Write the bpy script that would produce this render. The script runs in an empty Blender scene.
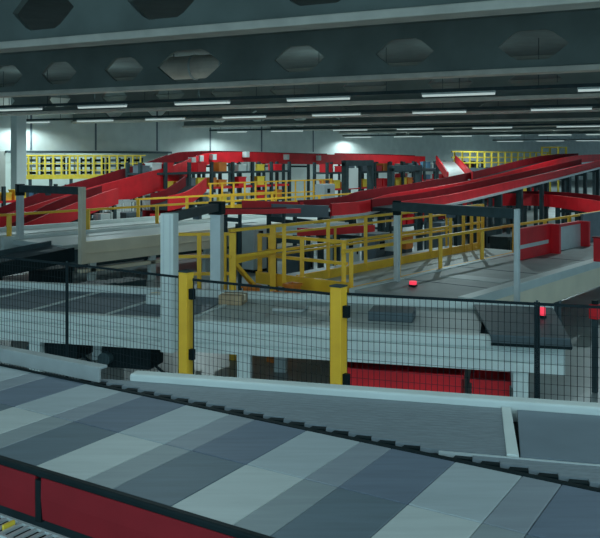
import bpy, bmesh, math, random
from mathutils import Vector
random.seed(7)
S = bpy.context.scene
COL = S.collection
ZC, HY, F = 3.6, 157.0, 800.0          # eye height (m), horizon row, focal length in pixels of the 600x538 frame

def V3(x, y, z): return Vector((x, y, z))
def at(px, py, z):                      # point of the photograph lying at height z
    d = F*(ZC-z)/(py-HY); return V3((px-300)/F*d, d, z)
def atd(px, py, d): return V3((px-300)/F*d, d, ZC-(py-HY)/F*d)
# the three floor directions of the hall
vv, ww = V3(.632, .775, 0).normalized(), V3(.775, -.632, 0).normalized()   # along / across the long lanes
uu, nn = V3(.85, -.527, 0).normalized(), V3(.527, .85, 0).normalized()    # along / across the near sorter
tt, mm = V3(.970, -.242, 0).normalized(), V3(.242, .970, 0).normalized()   # along / across the infeed lines
bb, cc = V3(.901, -.434, 0).normalized(), V3(.434, .901, 0).normalized()  # along / across the roof beams
UP = V3(0, 0, 1)
def AB(a, b, z=0): return vv*a + ww*b + UP*z
def SN(s, n, z=0): return uu*s + nn*n + UP*z
def TM(t, m, z=0): return tt*t + mm*m + UP*z

# ------------------------------------------------------------------ materials
def mat(name, col, rough=.5, metal=0., var=.12, scale=6., stretch=(1, 1, 1), emit=None, bump=0.):
    m = bpy.data.materials.new(name); m.use_nodes = True
    nt = m.node_tree; N = nt.nodes; L = nt.links
    p = N['Principled BSDF']
    p.inputs['Roughness'].default_value = rough; p.inputs['Specular IOR Level'].default_value = .5 if max(col) > .24 else (.25 if max(col) > .05 else .12); p.inputs['Metallic'].default_value = metal
    tc = N.new('ShaderNodeTexCoord'); mp = N.new('ShaderNodeMapping'); mp.inputs['Scale'].default_value = stretch
    nz = N.new('ShaderNodeTexNoise'); nz.inputs['Scale'].default_value = scale; nz.inputs['Detail'].default_value = 5
    L.new(tc.outputs['Object'], mp.inputs['Vector']); L.new(mp.outputs[0], nz.inputs['Vector'])
    rp = N.new('ShaderNodeValToRGB')
    rp.color_ramp.elements[0].position = .3; rp.color_ramp.elements[1].position = .7
    rp.color_ramp.elements[0].color = (*[c*(1-var) for c in col], 1)
    rp.color_ramp.elements[1].color = (*[min(1, c*(1+var)) for c in col], 1)
    L.new(nz.outputs['Fac'], rp.inputs['Fac']); L.new(rp.outputs['Color'], p.inputs['Base Color'])
    if bump:
        bp = N.new('ShaderNodeBump'); bp.inputs['Strength'].default_value = bump; bp.inputs['Distance'].default_value = .01
        L.new(nz.outputs['Fac'], bp.inputs['Height']); L.new(bp.outputs[0], p.inputs['Normal'])
    if emit:
        p.inputs['Emission Color'].default_value = (*emit[0], 1); p.inputs['Emission Strength'].default_value = emit[1]
    return m
LAMP_COL = (.80, 1.0, .97)
M = dict(
    floor=mat('floor_epoxy', (.42, .47, .47), .35, var=.18, scale=.7, bump=.02),
    ceiling=mat('roof_deck', (.12, .16, .165), .9, scale=1.5),
    web=mat('beam_concrete', (.20, .235, .22), .8, var=.15, scale=.8, bump=.05),
    flange=mat('beam_flange', (.72, .66, .58), .7, var=.12, scale=2),
    wall=mat('wall_paint', (.78, .82, .78), .8, var=.06, scale=1.2),
    wallwhite=mat('wall_white', (.72, .78, .75), .8, var=.05, scale=1),
    tanwall=mat('wall_tan', (.46, .46, .42), .8, var=.06, scale=1),
    white=mat('white_steel', (.62, .68, .66), .45, var=.06, scale=3),
    alu=mat('aluminium', (.55, .60, .60), .4, .25, var=.06, scale=4),
    tan=mat('beige_steel', (.86, .76, .58), .5, var=.05, scale=2),
    red=mat('red_paint', (.78, .012, .022), .55, var=.12, scale=2),
    deepred=mat('deep_red_and_shade', (.22, .008, .014), .7, var=.15, scale=3),  # deep red of the sorter panels; on conveyor inner panels, painted-in shade
    yellow=mat('yellow_paint', (.98, .52, .03), .45, var=.1, scale=4),
    lemon=mat('lemon_paint', (.90, .66, .06), .5, var=.1, scale=4),
    orange=mat('orange_paint', (.75, .22, .03), .45, var=.1, scale=4),
    black=mat('black_rubber', (.006, .014, .016), .55, var=.2, scale=8),
    dark=mat('dark_steel', (.035, .060, .066), .5, var=.2, scale=5),
    charcoal=mat('charcoal_sheet', (.09, .12, .135), .5, var=.12, scale=5),
    slate=mat('slate_panel', (.16, .20, .23), .5, var=.1, scale=3),
    blue=mat('blue_plastic', (.10, .22, .34), .45),
    card=mat('cardboard', (.42, .30, .18), .75, var=.12, scale=5),
    green=mat('green_plastic', (.08, .26, .14), .5),
    wire=mat('fence_wire', (.010, .020, .024), .5),
    guard=mat('guard_grey', (.33, .36, .36), .5, .1),
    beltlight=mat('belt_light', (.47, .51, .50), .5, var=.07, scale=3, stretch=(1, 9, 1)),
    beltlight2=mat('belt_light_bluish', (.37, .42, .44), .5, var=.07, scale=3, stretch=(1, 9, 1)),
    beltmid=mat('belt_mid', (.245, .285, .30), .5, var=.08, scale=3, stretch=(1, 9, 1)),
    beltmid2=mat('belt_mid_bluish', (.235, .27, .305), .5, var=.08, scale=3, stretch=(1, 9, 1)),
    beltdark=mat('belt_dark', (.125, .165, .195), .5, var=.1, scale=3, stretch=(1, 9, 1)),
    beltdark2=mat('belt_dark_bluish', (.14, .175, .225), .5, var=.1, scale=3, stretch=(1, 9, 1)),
    strip=mat('belt_strip', (.20, .235, .26), .5, var=.14, scale=9, stretch=(1, 8, 1)),
    panelblue=mat('belt_slate', (.16, .20, .235), .5, var=.08, scale=4),
    beltgrey=mat('belt_grey', (.33, .365, .36), .55, var=.12, scale=2),
    beltpale=mat('belt_pale', (.46, .51, .50), .5, var=.08, scale=1.5),
    lamp=mat('lamp_tube', (.3, .33, .32), .4, emit=(LAMP_COL, .42)),
    signal=mat('signal_lens', (.8, .03, .06), .4, emit=((1, .05, .1), .8)),
)

# ------------------------------------------------------------------ mesh building
class MB:
    def __init__(s): s.v = []; s.f = []
    def add(s, vs, fs):
        k = len(s.v); s.v += [Vector(p) for p in vs]; s.f += [tuple(i+k for i in f) for f in fs]; return s
    def prism(s, poly, ext):            # polygon swept along a vector
        n = len(poly); e = Vector(ext); a = [Vector(p) for p in poly]
        nrm = Vector((0, 0, 0))
        for i in range(n): nrm += a[i].cross(a[(i+1) % n])
        if nrm.dot(e) > 0: a = a[::-1]
        return s.add(a+[p+e for p in a], [tuple(range(n)), tuple(range(2*n-1, n-1, -1))] +
                     [(i, n+i, n+(i+1) % n, (i+1) % n) for i in range(n)])
    def box(s, p, ax, ay, sx, sy, z0, z1):      # box from corner p (z ignored) along two floor axes
        p = V3(p.x, p.y, z0)
        return s.prism([p, p+ax*sx, p+ax*sx+ay*sy, p+ay*sy], UP*(z1-z0))
    def cbox(s, c, ax, ay, sx, sy, z0, z1): return s.box(c-ax*sx/2-ay*sy/2, ax, ay, sx, sy, z0, z1)
    def bar(s, p, q, w, h=None, up=UP):  # rectangular bar between two points
        h = h or w; p = Vector(p); q = Vector(q); d = (q-p)
        side = d.cross(up)
        if side.length < 1e-5: side = d.cross(V3(1, 0, 0))
        side.normalize(); u2 = side.cross(d).normalized()
        a = [p-side*w/2-u2*h/2, p+side*w/2-u2*h/2, p+side*w/2+u2*h/2, p-side*w/2+u2*h/2]
        return s.prism(a, d)
    def tube(s, p, q, r, n=8):
        p = Vector(p); q = Vector(q); d = q-p
        x = d.cross(UP)
        if x.length < 1e-5: x = V3(1, 0, 0)
        x.normalize(); y = d.cross(x).normalized()
        return s.prism([p+x*r*math.cos(2*math.pi*i/n)+y*r*math.sin(2*math.pi*i/n) for i in range(n)], d)
    def ribbon(s, pts, w, h, off=0., dz=0.):     # swept rectangular section along a path, kept upright
        P = [Vector(p) for p in pts]; n = len(P); ring = []
        for i in range(n):
            d = (P[min(i+1, n-1)]-P[max(i-1, 0)]); d.z = 0; d.normalize()
            side = V3(d.y, -d.x, 0); c = P[i]+side*off+UP*dz
            ring += [c-side*w/2, c+side*w/2, c+side*w/2+UP*(h[i] if isinstance(h, list) else h), c-side*w/2+UP*(h[i] if isinstance(h, list) else h)]
        fs = [(3, 2, 1, 0), tuple(4*(n-1)+k for k in range(4))]
        for i in range(n-1):
            for k in range(4):
                fs.append((4*i+k, 4*i+(k+1) % 4, 4*i+4+(k+1) % 4, 4*i+4+k))
        return s.add(ring, fs)
    def build(s, name, m, parent=None, bevel=0., label=None, smooth=False):
        if parent is None:
            lo = Vector([min(p[i] for p in s.v) for i in range(3)]); hi = Vector([max(p[i] for p in s.v) for i in range(3)])
            org = V3((lo.x+hi.x)/2, (lo.y+hi.y)/2, lo.z)
        else: org = WORLD[parent.name]
        me = bpy.data.meshes.new(name); me.from_pydata([p-org for p in s.v], [], s.f)
        b = bmesh.new(); b.from_mesh(me); bmesh.ops.recalc_face_normals(b, faces=b.faces); b.to_mesh(me); b.free()
        me.materials.append(m); o = bpy.data.objects.new(name, me); COL.objects.link(o)
        if parent is None: o.location = org
        else: o.parent = parent
        WORLD[o.name] = org
        if bevel:
            md = o.modifiers.new('bevel', 'BEVEL'); md.width = bevel; md.segments = 2; md.limit_method = 'ANGLE'
        if label: o['label'] = label
        return o
WORLD = {}
def thing(name, label, cat, loc, group=None):
    o = bpy.data.objects.new(name, None); COL.objects.link(o); o.location = loc; o.empty_display_size = .2
    WORLD[o.name] = Vector(loc); return tag(o, label, cat, group)
def tag(o, label, cat, group=None):
    o['label'] = label; o['category'] = cat
    if group: o['group'] = group
    return o
def struct(o): o['kind'] = 'structure'; return o
ORD = ['first', 'second', 'third', 'fourth', 'fifth', 'sixth', 'seventh', 'eighth', 'ninth', 'tenth', 'eleventh', 'twelfth']
def copy_tree(o, delta, label=None, group=None):
    r = o.copy(); COL.objects.link(r); r.location = o.location+delta
    if label: r['label'] = label
    if group: r['group'] = group
    for ch in o.children:
        c = ch.copy(); COL.objects.link(c); c.parent = r
        for g in ch.children:
            d = g.copy(); COL.objects.link(d); d.parent = c
    return r

# ------------------------------------------------------------------ the hall
WB = -45.0                                                  # the long wall, across-lane coordinate
struct(MB().prism([V3(-60, -12, -.2), V3(110, -12, -.2), V3(110, 190, -.2), V3(-60, 190, -.2)], UP*.2).build('floor', M['floor']))
struct(MB().prism([V3(-60, -2, 7.45), V3(110, -2, 7.45), V3(110, 190, 7.45), V3(-60, 190, 7.45)], UP*.2).build('ceiling', M['ceiling']))
def wall_ab(a0, a1, b, z0, z1, th=.3): return MB().box(AB(a0, b-th), vv, ww, a1-a0, th, z0, z1)
A_P = AB(0, 0); 
a_left = 25.2; a_open0 = 26.6; a_open1 = 40.0
struct(wall_ab(-10, a_open0, WB, 0, 3.95).build('wall_left', M['tanwall']))
bw = wall_ab(-10, a_open1, WB, 3.95, 7.45); struct(bw.build('wall_bulkhead', M['wall']))
struct(wall_ab(a_open1, 190, WB, 0, 7.45).build('wall_far', M['wall']))
struct(wall_ab(10, 60, WB-9, 0, 7.45).build('wall_back', M['wallwhite']))
# fascia ledge under the bulkhead and joints of the wall panels
struct(MB().box(AB(a_open0, WB), vv, ww, a_open1-a_open0, .12, 3.85, 4.0).build('trim_1', M['charcoal']))
for i, a in enumerate((28.3, 33.2, 38.6, 44, 50, 57)):
    struct(MB().box(AB(a, WB), vv, ww, .12, .04, 4.05, 7.4).build('trim_%d' % (i+2), M['slate']))
p = atd(18.5, 200, 45.5)
col = thing('concrete_pillar', 'pale square pillar standing at far left before the wall', 'pillar', V3(p.x, p.y, 0))
MB().cbox(V3(p.x, p.y, 0), vv, ww, .62, .62, .12, 7.45).build('shaft', M['wallwhite'], col, .02)
MB().cbox(V3(p.x, p.y, 0), vv, ww, .74, .74, 0, .12).build('plinth', M['wall'], col, .01)

# ------------------------------------------------------------------ roof beams with openings
def k_of(px, d0):
    q = (px-300)/F; return q*d0/(bb.x+cc.x*q)
def beam(d0, holes, k0, k1, label):
    """castellated roof beam: holes = [(k, half width)]"""
    zb, z1, z2 = 5.8, 5.95, 7.35
    base = V3(0, d0, 0)
    t = thing('roof_beam', label, 'beam', base+bb*((k0+k1)/2)+UP*zb)
    MB().box(base+bb*k0-cc*.26, bb, cc, k1-k0, .52, zb, z1).build('bottom_flange', M['flange'], t, .02)
    MB().box(base+bb*k0-cc*.26, bb, cc, k1-k0, .52, z2, 7.45).build('top_flange', M['web'], t)
    w = MB(); th = .14
    edges = [k0]
    hs = sorted(holes)
    for i in range(len(hs)-1): edges.append((hs[i][0]+hs[i+1][0])/2)
    edges.append(k1)
    def solid(a, b):
        if b > a+1e-4: w.box(base+bb*a-cc*th/2, bb, cc, b-a, th, z1, z2)
    if not hs: solid(k0, k1)
    for i, (hk, hw) in enumerate(hs):
        e0, e1 = edges[i], edges[i+1]; zc = z1+.60; hh = .39 if hw < 1 else .50
        L0, L1 = hk-hw*1.08-.05, hk+hw*1.08+.05
        solid(e0, L0); solid(L1, e1)
        inner = [(-1.08, 0), (-.88, .36), (-.62, .80), (-.42, 1), (.42, 1), (.62, .80), (.88, .36), (1.08, 0), (.88, -.36), (.62, -.80), (.42, -1), (-.42, -1), (-.62, -.80), (-.88, -.36)]
        I = [(hk+x*hw, zc+y*hh) for x, y in inner]
        O = [(L0, zc), (L0, zc+hh), (L0, z2), (hk-.3*hw, z2), (hk+.3*hw, z2), (L1, z2), (L1, zc+hh), (L1, zc), (L1, zc-hh), (L1, z1), (hk+.3*hw, z1), (hk-.3*hw, z1), (L0, z1), (L0, zc-hh)]
        n = len(I)
        def P3(q, s): 
            p = base+bb*q[0]+cc*s*th/2; return V3(p.x, p.y, q[1])
        vs = [P3(q, -1) for q in O]+[P3(q, -1) for q in I]+[P3(q, 1) for q in O]+[P3(q, 1) for q in I]
        fs = []
        for k in range(n):
            j = (k+1) % n
            fs += [(k, j, n+j, n+k), (2*n+k, 3*n+k, 3*n+j, 2*n+j), (n+k, n+j, 3*n+j, 3*n+k)]
        w.add(vs, fs)
    w.build('web', M['web'], t)
    return t
def hole_px(pxs, d0): return [(k_of(p, d0), hw) for p, hw in pxs]
BD = [13.64, 24.1, 34.9, 45.6, 56.2, 66.9, 77.6, 88.3]
beam(BD[0], hole_px([(-70, .75), (45, .75), (165, .75), (320, .8), (470, .8), (640, .8)], BD[0]), -16, 16, 'nearest deep roof beam crossing the top of the picture')
beam(BD[1], hole_px([(-40, .72), (8, .72), (60, .75), (125, .75), (190, 1.15), (300, .78), (405, .80), (533, .85), (680, .8)], BD[1]), -20, 30, 'second roof beam from the front, with wide openings in its web')
beam(BD[2], hole_px([(5, .7), (60, .7), (115, .75), (170, .8), (227, .8), (290, .9), (365, .95), (450, .85), (535, .95), (640, .8)], BD[2]), -18, 40, 'third roof beam from the front, above the nearest lamp row')
for i, d in enumerate(BD[3:]):
    lim = -1
    kk = [x*3.3 for x in range(-4, 14)]
    # start at the long wall
    k0 = (WB+.05 - (V3(0, d, 0).dot(ww)))/(bb.dot(ww))
    kk = [k for k in kk if k-1.2 > k0]
    beam(d, [(k, .8) for k in kk], k0, 46, '%s roof beam from the front, far back under the roof' % ORD[3+i])
# a ventilation duct lying above the second beam's wide opening
c = V3(0, BD[1]+3.0, 0)+bb*(k_of(190, BD[1]))
d_ = thing('air_duct', 'grey air duct seen through the wide opening of the second beam', 'duct', c+UP*6.6)
b1 = MB(); b1.tube(c-bb*2.2+UP*6.85, c+bb*1.6+UP*6.85, .42, 20); b1.build('duct_body', M['flange'], d_)
b2 = MB()
for k in (-1.6, -.3, 1.0): b2.tube(c+bb*k+UP*6.85, c+bb*(k+.06)+UP*6.85, .46, 20)
b2.build('joint_ring', M['alu'], d_)
b3 = MB()
for k in (-1.2, .6): b3.bar(c+bb*k+UP*7.25, c+bb*k+UP*7.45, .04)
b3.build('hanger', M['dark'], d_)

# ------------------------------------------------------------------ lamps
LAMP_W = 330
UP_W = 38
def lamp_row(d0, z, pxs, rowname, length=2.5, ks=None, energy=None):
    ks = ks if ks is not None else [k_of(p, d0) for p in pxs]
    ks = [k for k in ks if (V3(0, d0, 0)+bb*k).dot(ww) > WB+1.0]
    base = V3(0, d0, 0)
    lo, hi = min(ks)-2, max(ks)+2.2
    lo = max(lo, (WB+.1-base.dot(ww))/bb.dot(ww)) if True else lo
    tr = thing('lamp_track', 'dark lighting track carrying the %s' % rowname, 'lighting track', base+bb*((lo+hi)/2)+UP*z)
    MB().box(base+bb*lo-cc*.05, bb, cc, hi-lo, .10, z+.10, z+.22).build('rail', M['dark'], tr)
    h = MB()
    for i in range(int((hi-lo)/2.6)):
        q = base+bb*(lo+1+2.6*i); h.bar(q+UP*(z+.22), q+UP*7.45, .02)
    h.build('suspension_rod', M['dark'], tr)
    for i, k in enumerate(ks):
        c = base+bb*k
        n = ORD[i] if i < 12 else 'another'
        t = thing('strip_lamp', 'white strip lamp, %s from the left in the %s' % (n, rowname), 'lamp', c+UP*z, 'strip lamps under the roof')
        MB().cbox(c, bb, cc, length, .2, z+.035, z+.10).build('housing', M['white'], t)
        MB().cbox(c, bb, cc, length-.04, .17, z-.03, z+.035).build('diffuser', M['lamp'], t)
        ld = bpy.data.lights.new('lamp_light', 'SPOT'); ld.energy = energy or LAMP_W; ld.spot_size = math.radians(168); ld.spot_blend = .35
        ld.shadow_soft_size = 0.0; ld.color = (.72, .965, 1.0)
        lo_ = bpy.data.objects.new('lamp_light', ld); COL.objects.link(lo_); lo_.location = c+UP*(z-.06)
        ld = bpy.data.lights.new('added_uplight', 'SPOT'); ld.energy = UP_W; ld.spot_size = math.radians(174); ld.spot_blend = .3  # added upward spot to lighten the beam webs and roof deck
        ld.shadow_soft_size = 0.0; ld.color = (.80, 1.0, .96)
        lo_ = bpy.data.objects.new('added_uplight', ld); COL.objects.link(lo_); lo_.location = c+UP*(z+.27)+cc*.12; lo_.rotation_euler = (math.pi, 0, 0)
lamp_row(29.6, 5.70, [20, 102, 202, 318, 458, 620], 'nearest lamp row')
lamp_row(41.0, 5.70, [33, 95, 165, 244, 336, 439, 561], 'second lamp row', 2.6)
lamp_row(58.5, 5.50, [232, 287, 350, 415, 492, 578], 'third lamp row', 2.6)
lamp_row(78.0, 5.45, [358, 408, 457, 505, 555, 603], 'fourth lamp row', 2.7)
lamp_row(104., 5.40, [430, 470, 510, 550, 590], 'farthest lamp row', 3.0)
lamp_row(7.2, 5.70, None, 'added unseen lamp row above the near sorter', ks=[-6.5, -1.5, 3.5, 8.5], energy=108)  # added row out of view, brightens the foreground belts
lamp_row(-1.0, 5.70, None, 'added unseen lamp row behind the viewer', ks=[-7, -2, 3, 8], energy=108)  # second added row, behind the camera, fills the foreground with light

for i in range(3):  # added lamps, hidden from view, to brighten the wall of the back bay
    c = AB(26+6*i, WB-4.5)
    t = thing('strip_lamp', 'added unseen strip lamp in the bay behind the bulkhead, %s from the left' % ORD[i], 'lamp', c+UP*5.5, 'added unseen strip lamps behind the bulkhead')
    MB().cbox(c, vv, ww, 2.5, .2, 5.535, 5.60).build('housing', M['white'], t)
    MB().cbox(c, vv, ww, 2.46, .17, 5.47, 5.535).build('diffuser', M['lamp'], t)
    r = MB()
    for s_ in (-1, 1): r.bar(c+vv*s_+UP*5.6, c+vv*s_+UP*7.44, .02)
    r.build('suspension_rod', M['dark'], t)
    ld = bpy.data.lights.new('lamp_light', 'SPOT'); ld.energy = LAMP_W*1.5; ld.spot_size = math.radians(168); ld.spot_blend = .35
    ld.shadow_soft_size = 0; ld.color = (.74, 1, 1); lo_ = bpy.data.objects.new('lamp_light', ld); COL.objects.link(lo_); lo_.location = c+UP*5.44

# ------------------------------------------------------------------ near sorter
so = thing('belt_sorter', 'foreground sorter with light and dark grey carrier belts', 'conveyor', SN(-2.2, 3.0, 0))
S0, S1 = -7.4, 1.6
GAP = .003
x = -3.73-.8*5
while x < S1:
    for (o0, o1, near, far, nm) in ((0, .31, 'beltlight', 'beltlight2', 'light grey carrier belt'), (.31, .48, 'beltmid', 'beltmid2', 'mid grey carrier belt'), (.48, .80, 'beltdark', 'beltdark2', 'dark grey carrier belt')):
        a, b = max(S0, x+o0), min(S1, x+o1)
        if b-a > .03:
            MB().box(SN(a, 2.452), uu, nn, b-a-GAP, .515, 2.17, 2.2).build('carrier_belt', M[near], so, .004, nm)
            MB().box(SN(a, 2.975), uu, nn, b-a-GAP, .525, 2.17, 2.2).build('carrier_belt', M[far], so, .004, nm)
    x += .8
MB().box(SN(S0, 2.44), uu, nn, S1-S0, 1.09, 2.10, 2.165).build('carrier_bed', M['black'], so)
r = MB().box(SN(S0, 2.408), uu, nn, S1-S0, .036, 2.175, 2.208); r.build('edge_rail', M['black'], so, .008)
MB().box(SN(S0, 3.503), uu, nn, S1-S0, .03, 2.12, 2.205).build('edge_rail', M['black'], so, .005)
sm = [S0, -4.86, -2.86, -.86, S1]
for i in range(4):
    q = MB().prism([SN(sm[i]+.02, 2.412, 1.99), SN(sm[i]+.02, 2.432, 1.99), SN(sm[i]+.02, 2.432, 2.180), SN(sm[i]+.02, 2.404, 2.180), SN(sm[i]+.02, 2.402, 2.09)], uu*(sm[i+1]-sm[i]-.04))
    q.build('side_panel', M['deepred'], so, .004)
    if i: MB().box(SN(sm[i]-.018, 2.405), uu, nn, .036, .03, 1.98, 2.165).build('joint_strip', M['black'], so)
MB().box(SN(S0, 2.55), uu, nn, S1-S0, .85, 1.86, 2.10).build('frame', M['dark'], so)
for s_ in (-6.6, -4.6, -2.6, -.6, 1.2):
    for n_ in (2.62, 3.28): MB().box(SN(s_, n_), uu, nn, .09, .09, 0, 1.86).build('leg', M['dark'], so)
# pale guard along the far side
g = MB().prism([SN(S0, 3.545, 2.205), SN(S0, 3.565, 2.205), SN(S0, 3.565, 2.283), SN(S0, 3.62, 2.283), SN(S0, 3.62, 2.30), SN(S0, 3.545, 2.30)], uu*(-3.66-S0))
g.build('side_guard', M['guard'], so, .004, 'pale grey raised side guard')
# cable tray below the red panels
ct = thing('cable_tray', 'wire cable tray hanging below the red sorter panels', 'cable tray', SN(-2.6, 2.35, 1.8))
r = MB(); 
for n_, z_ in ((2.27, 1.955), (2.395, 1.955)): r.bar(SN(-5, n_, z_), SN(0, n_, z_), .014)
r.build('rail', M['alu'], ct)
r = MB()
for i in range(100): r.bar(SN(-5+.05*i, 2.265, 1.955), SN(-5+.05*i, 2.4, 1.955), .018, .012)
r.build('rung', M['alu'], ct)
r = MB()
for i in range(100): r.bar(SN(-5+.05*i, 2.262, 1.76), SN(-5+.05*i, 2.262, 1.95), .008)
for z_ in (1.76, 1.82, 1.88): r.bar(SN(-5, 2.262, z_), SN(0, 2.262, z_), .008)
r.build('side_mesh', M['slate'], ct)
MB().box(SN(-5, 2.27), uu, nn, 5, .55, 1.745, 1.755).build('added_dark_sheet', M['black'], ct)  # added black sheet, stands in for the shade below the rungs
r = MB()
for s_ in (-4.6, -3.4, -2.2, -1.0): r.bar(SN(s_, 2.4, 1.955), SN(s_, 2.58, 1.955), .03)
r.build('bracket', M['dark'], ct)
tg = MB().box(SN(-2.98, 2.31), uu, nn, .012, .06, 1.95, 1.975); tg.build('cable_tag', M['lemon'], ct, 0, 'yellow cable tag')

# ------------------------------------------------------------------ infeed with stepped narrow belts
inf = thing('infeed_conveyor', 'slate grey infeed conveyor merging along the sorter in sawtooth steps', 'conveyor', TM(-.5, 4.2, 0))
MB1, LW = 4.60, .04
T1 = 1.6
def t_start(m_low): return (3.555-nn.dot(mm)*m_low)/nn.dot(tt)
tdiv = .03
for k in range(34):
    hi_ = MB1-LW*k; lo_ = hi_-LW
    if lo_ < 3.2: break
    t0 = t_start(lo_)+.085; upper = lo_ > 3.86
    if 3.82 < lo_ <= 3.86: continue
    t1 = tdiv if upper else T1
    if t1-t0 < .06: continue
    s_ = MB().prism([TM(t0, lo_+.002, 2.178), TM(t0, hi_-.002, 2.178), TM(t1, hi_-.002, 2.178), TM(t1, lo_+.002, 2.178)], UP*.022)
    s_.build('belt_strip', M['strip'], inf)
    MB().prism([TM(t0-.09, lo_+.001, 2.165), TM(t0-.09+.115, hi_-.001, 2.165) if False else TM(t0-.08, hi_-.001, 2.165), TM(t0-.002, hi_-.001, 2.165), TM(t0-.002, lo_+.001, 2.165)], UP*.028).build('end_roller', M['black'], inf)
MB().prism([TM(tdiv+.065, 3.885, 2.17), TM(tdiv+.065, 4.595, 2.17), TM(T1, 4.595, 2.17), TM(T1, 3.885, 2.17)], UP*.03).build('end_belt', M['panelblue'], inf, .003, 'smooth blue grey end belt')
MB().prism([TM(tdiv+.002, 3.87, 2.17), TM(tdiv-.02, 4.6, 2.17), TM(tdiv+.03, 4.6, 2.17), TM(tdiv+.058, 3.87, 2.17)], UP*.04).build('divider_strip', M['white'], inf, .004, 'white divider strip')
MB().box(TM(t_start(3.83)+.02, 3.842), tt, mm, T1-t_start(3.83), .011, 2.17, 2.204).build('wear_bar', M['alu'], inf, 0, 'thin pale bar')
MB().prism([TM(t_start(4.6)+.02, 4.6, 2.06), TM(T1, 4.6, 2.06), TM(T1, (3.55-nn.dot(tt)*T1)/nn.dot(mm), 2.06)], UP*.07).build('bed', M['black'], inf)
MB().box(TM(-2.25, 4.6), tt, mm, T1+2.25, .10, 2.10, 2.242).build('guard_rail', M['white'], inf, .012, 'white guard rail along the far side')
MB().box(TM(-2.25, 4.60), tt, mm, T1+2.25, .06, 1.80, 2.10).build('frame', M['dark'], inf)
for t_ in (-2.0, -.4, 1.2): MB().box(TM(t_, 4.58), tt, mm, .09, .09, 0, 1.8).build('leg', M['dark'], inf)

# ------------------------------------------------------------------ safety fence
ftop = {}
def fp(px, py): 
    q = at(px, py, 2.2); return V3(q.x, q.y, 0)
FPTS = [fp(-110, 246), fp(0, 255.5), fp(67, 262.5), fp(180, 275.5), fp(193, 278), fp(331, 292), fp(346, 292), fp(537, 302), fp(660, 308)]
def fence_panel(p, q, label):
    d = (q-p); L = d.length; d.normalize(); s = V3(d.y, -d.x, 0)
    t = thing('mesh_fence_panel', label, 'fence panel', (p+q)/2+UP*.15)
    f = MB()
    for z in (.17, 2.18): f.bar(p+UP*z, q+UP*z, .022, .026)
    for e in (p+d*.008, q-d*.008): f.bar(e+UP*.15, e+UP*2.2, .014, .014)
    f.build('frame', M['wire'], t)
    m = MB(); n = int(L/.058)
    for i in range(1, n): 
        e = p+d*(L*i/n); m.bar(e+UP*.17, e+UP*2.18, .0048)
    for j in range(1, 21):
        m.bar(p+UP*(.17+2.01*j/21), q+UP*(.17+2.01*j/21), .0030)
    m.build('wire_mesh', M['wire'], t)
def shrink(p, q, a=.011, b=.011):
    d = (q-p).normalized(); return p+d*a, q-d*b
fence_panel(*shrink(FPTS[1]-(FPTS[2]-FPTS[1])*.4, FPTS[2]), 'black wire fence panel at the left edge, left of the thin black post')
fence_panel(*shrink(FPTS[2], FPTS[3]), 'black wire fence panel between the thin black post and the left yellow post')
fence_panel(*shrink(FPTS[4], FPTS[5], 0, 0), 'black wire fence panel hung between the two yellow posts')
fence_panel(*shrink(FPTS[6], FPTS[7], 0), 'wide black wire fence panel right of the right yellow post')
fence_panel(*shrink(FPTS[7], FPTS[8]), 'black wire fence panel at the right edge of the picture')
def fence_post(p, d, w, m, label, z1=2.26, hinge=True):
    if not hinge: z1 = 2.2
    s = V3(-d.y, d.x, 0)
    t = thing('fence_post', label, 'post', p)
    up_ = MB().cbox(p, d, s, w, w, .012, z1).build('upright', m, t, .006)
    MB().cbox(p, d, s, w*1.9, w*1.9, 0, .012).build('foot_plate', m, t)
    MB().cbox(p, d, s, w*1.05, w*1.05, z1, z1+.015).build('cap', M['dark'], up_)
    if hinge:
        for z in (.5, 1.25, 1.95):
            MB().cbox(p+d*(w*.72), d, s, w*.5, w*.45, z, z+.12).build('hinge_clamp', M['black'], up_)
            MB().cbox(p-d*(w*.62), d, s, w*.3, w*.4, z, z+.06).build('panel_clip', M['black'], up_)
fd = (FPTS[3]-FPTS[2]).normalized()
fence_post((FPTS[3]+FPTS[4])/2+V3(.0, -.02, 0), fd, .125, M['yellow'], 'left yellow fence post')
fence_post((FPTS[5]+FPTS[6])/2+V3(0, -.02, 0), fd, .13, M['yellow'], 'right yellow fence post near the middle of the picture')
fence_post(FPTS[2], fd, .020, M['wire'], 'thin black fence post at left', hinge=False)
fence_post(FPTS[7], (FPTS[8]-FPTS[7]).normalized(), .020, M['wire'], 'thin black fence post at right before the dark cover plate', hinge=False)

# ------------------------------------------------------------------ white transfer conveyor behind the fence
tc = thing('transfer_conveyor', 'long white-sided conveyor crossing behind the wire fence', 'conveyor', TM(-5, 12, 0))
ta, tb = -13.0, .82
pr = [(10.85, .78), (10.85, .90), (10.88, .905), (10.88, .925), (10.85, .93), (10.85, 1.06), (10.88, 1.065), (10.88, 1.085), (10.85, 1.09), (10.85, 1.235), (10.99, 1.235), (10.99, .78)]
MB().prism([TM(ta, m_, z_) for m_, z_ in pr], tt*(tb-ta)).build('side_frame', M['white'], tc, .004, 'white grooved side frame')
MB().box(TM(ta, 13.0), tt, mm, tb-ta, .14, .80, 1.30).build('side_frame', M['white'], tc, .008)
MB().box(TM(ta, 11.0), tt, mm, -4.5-ta, 1.99, 1.12, 1.185).build('belt', M['panelblue'], tc, 0, 'blue grey belt')
MB().box(TM(-4.46, 11.0), tt, mm, 4.2, 1.99, 1.12, 1.19).build('belt', M['beltpale'], tc, 0, 'pale belt')
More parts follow.
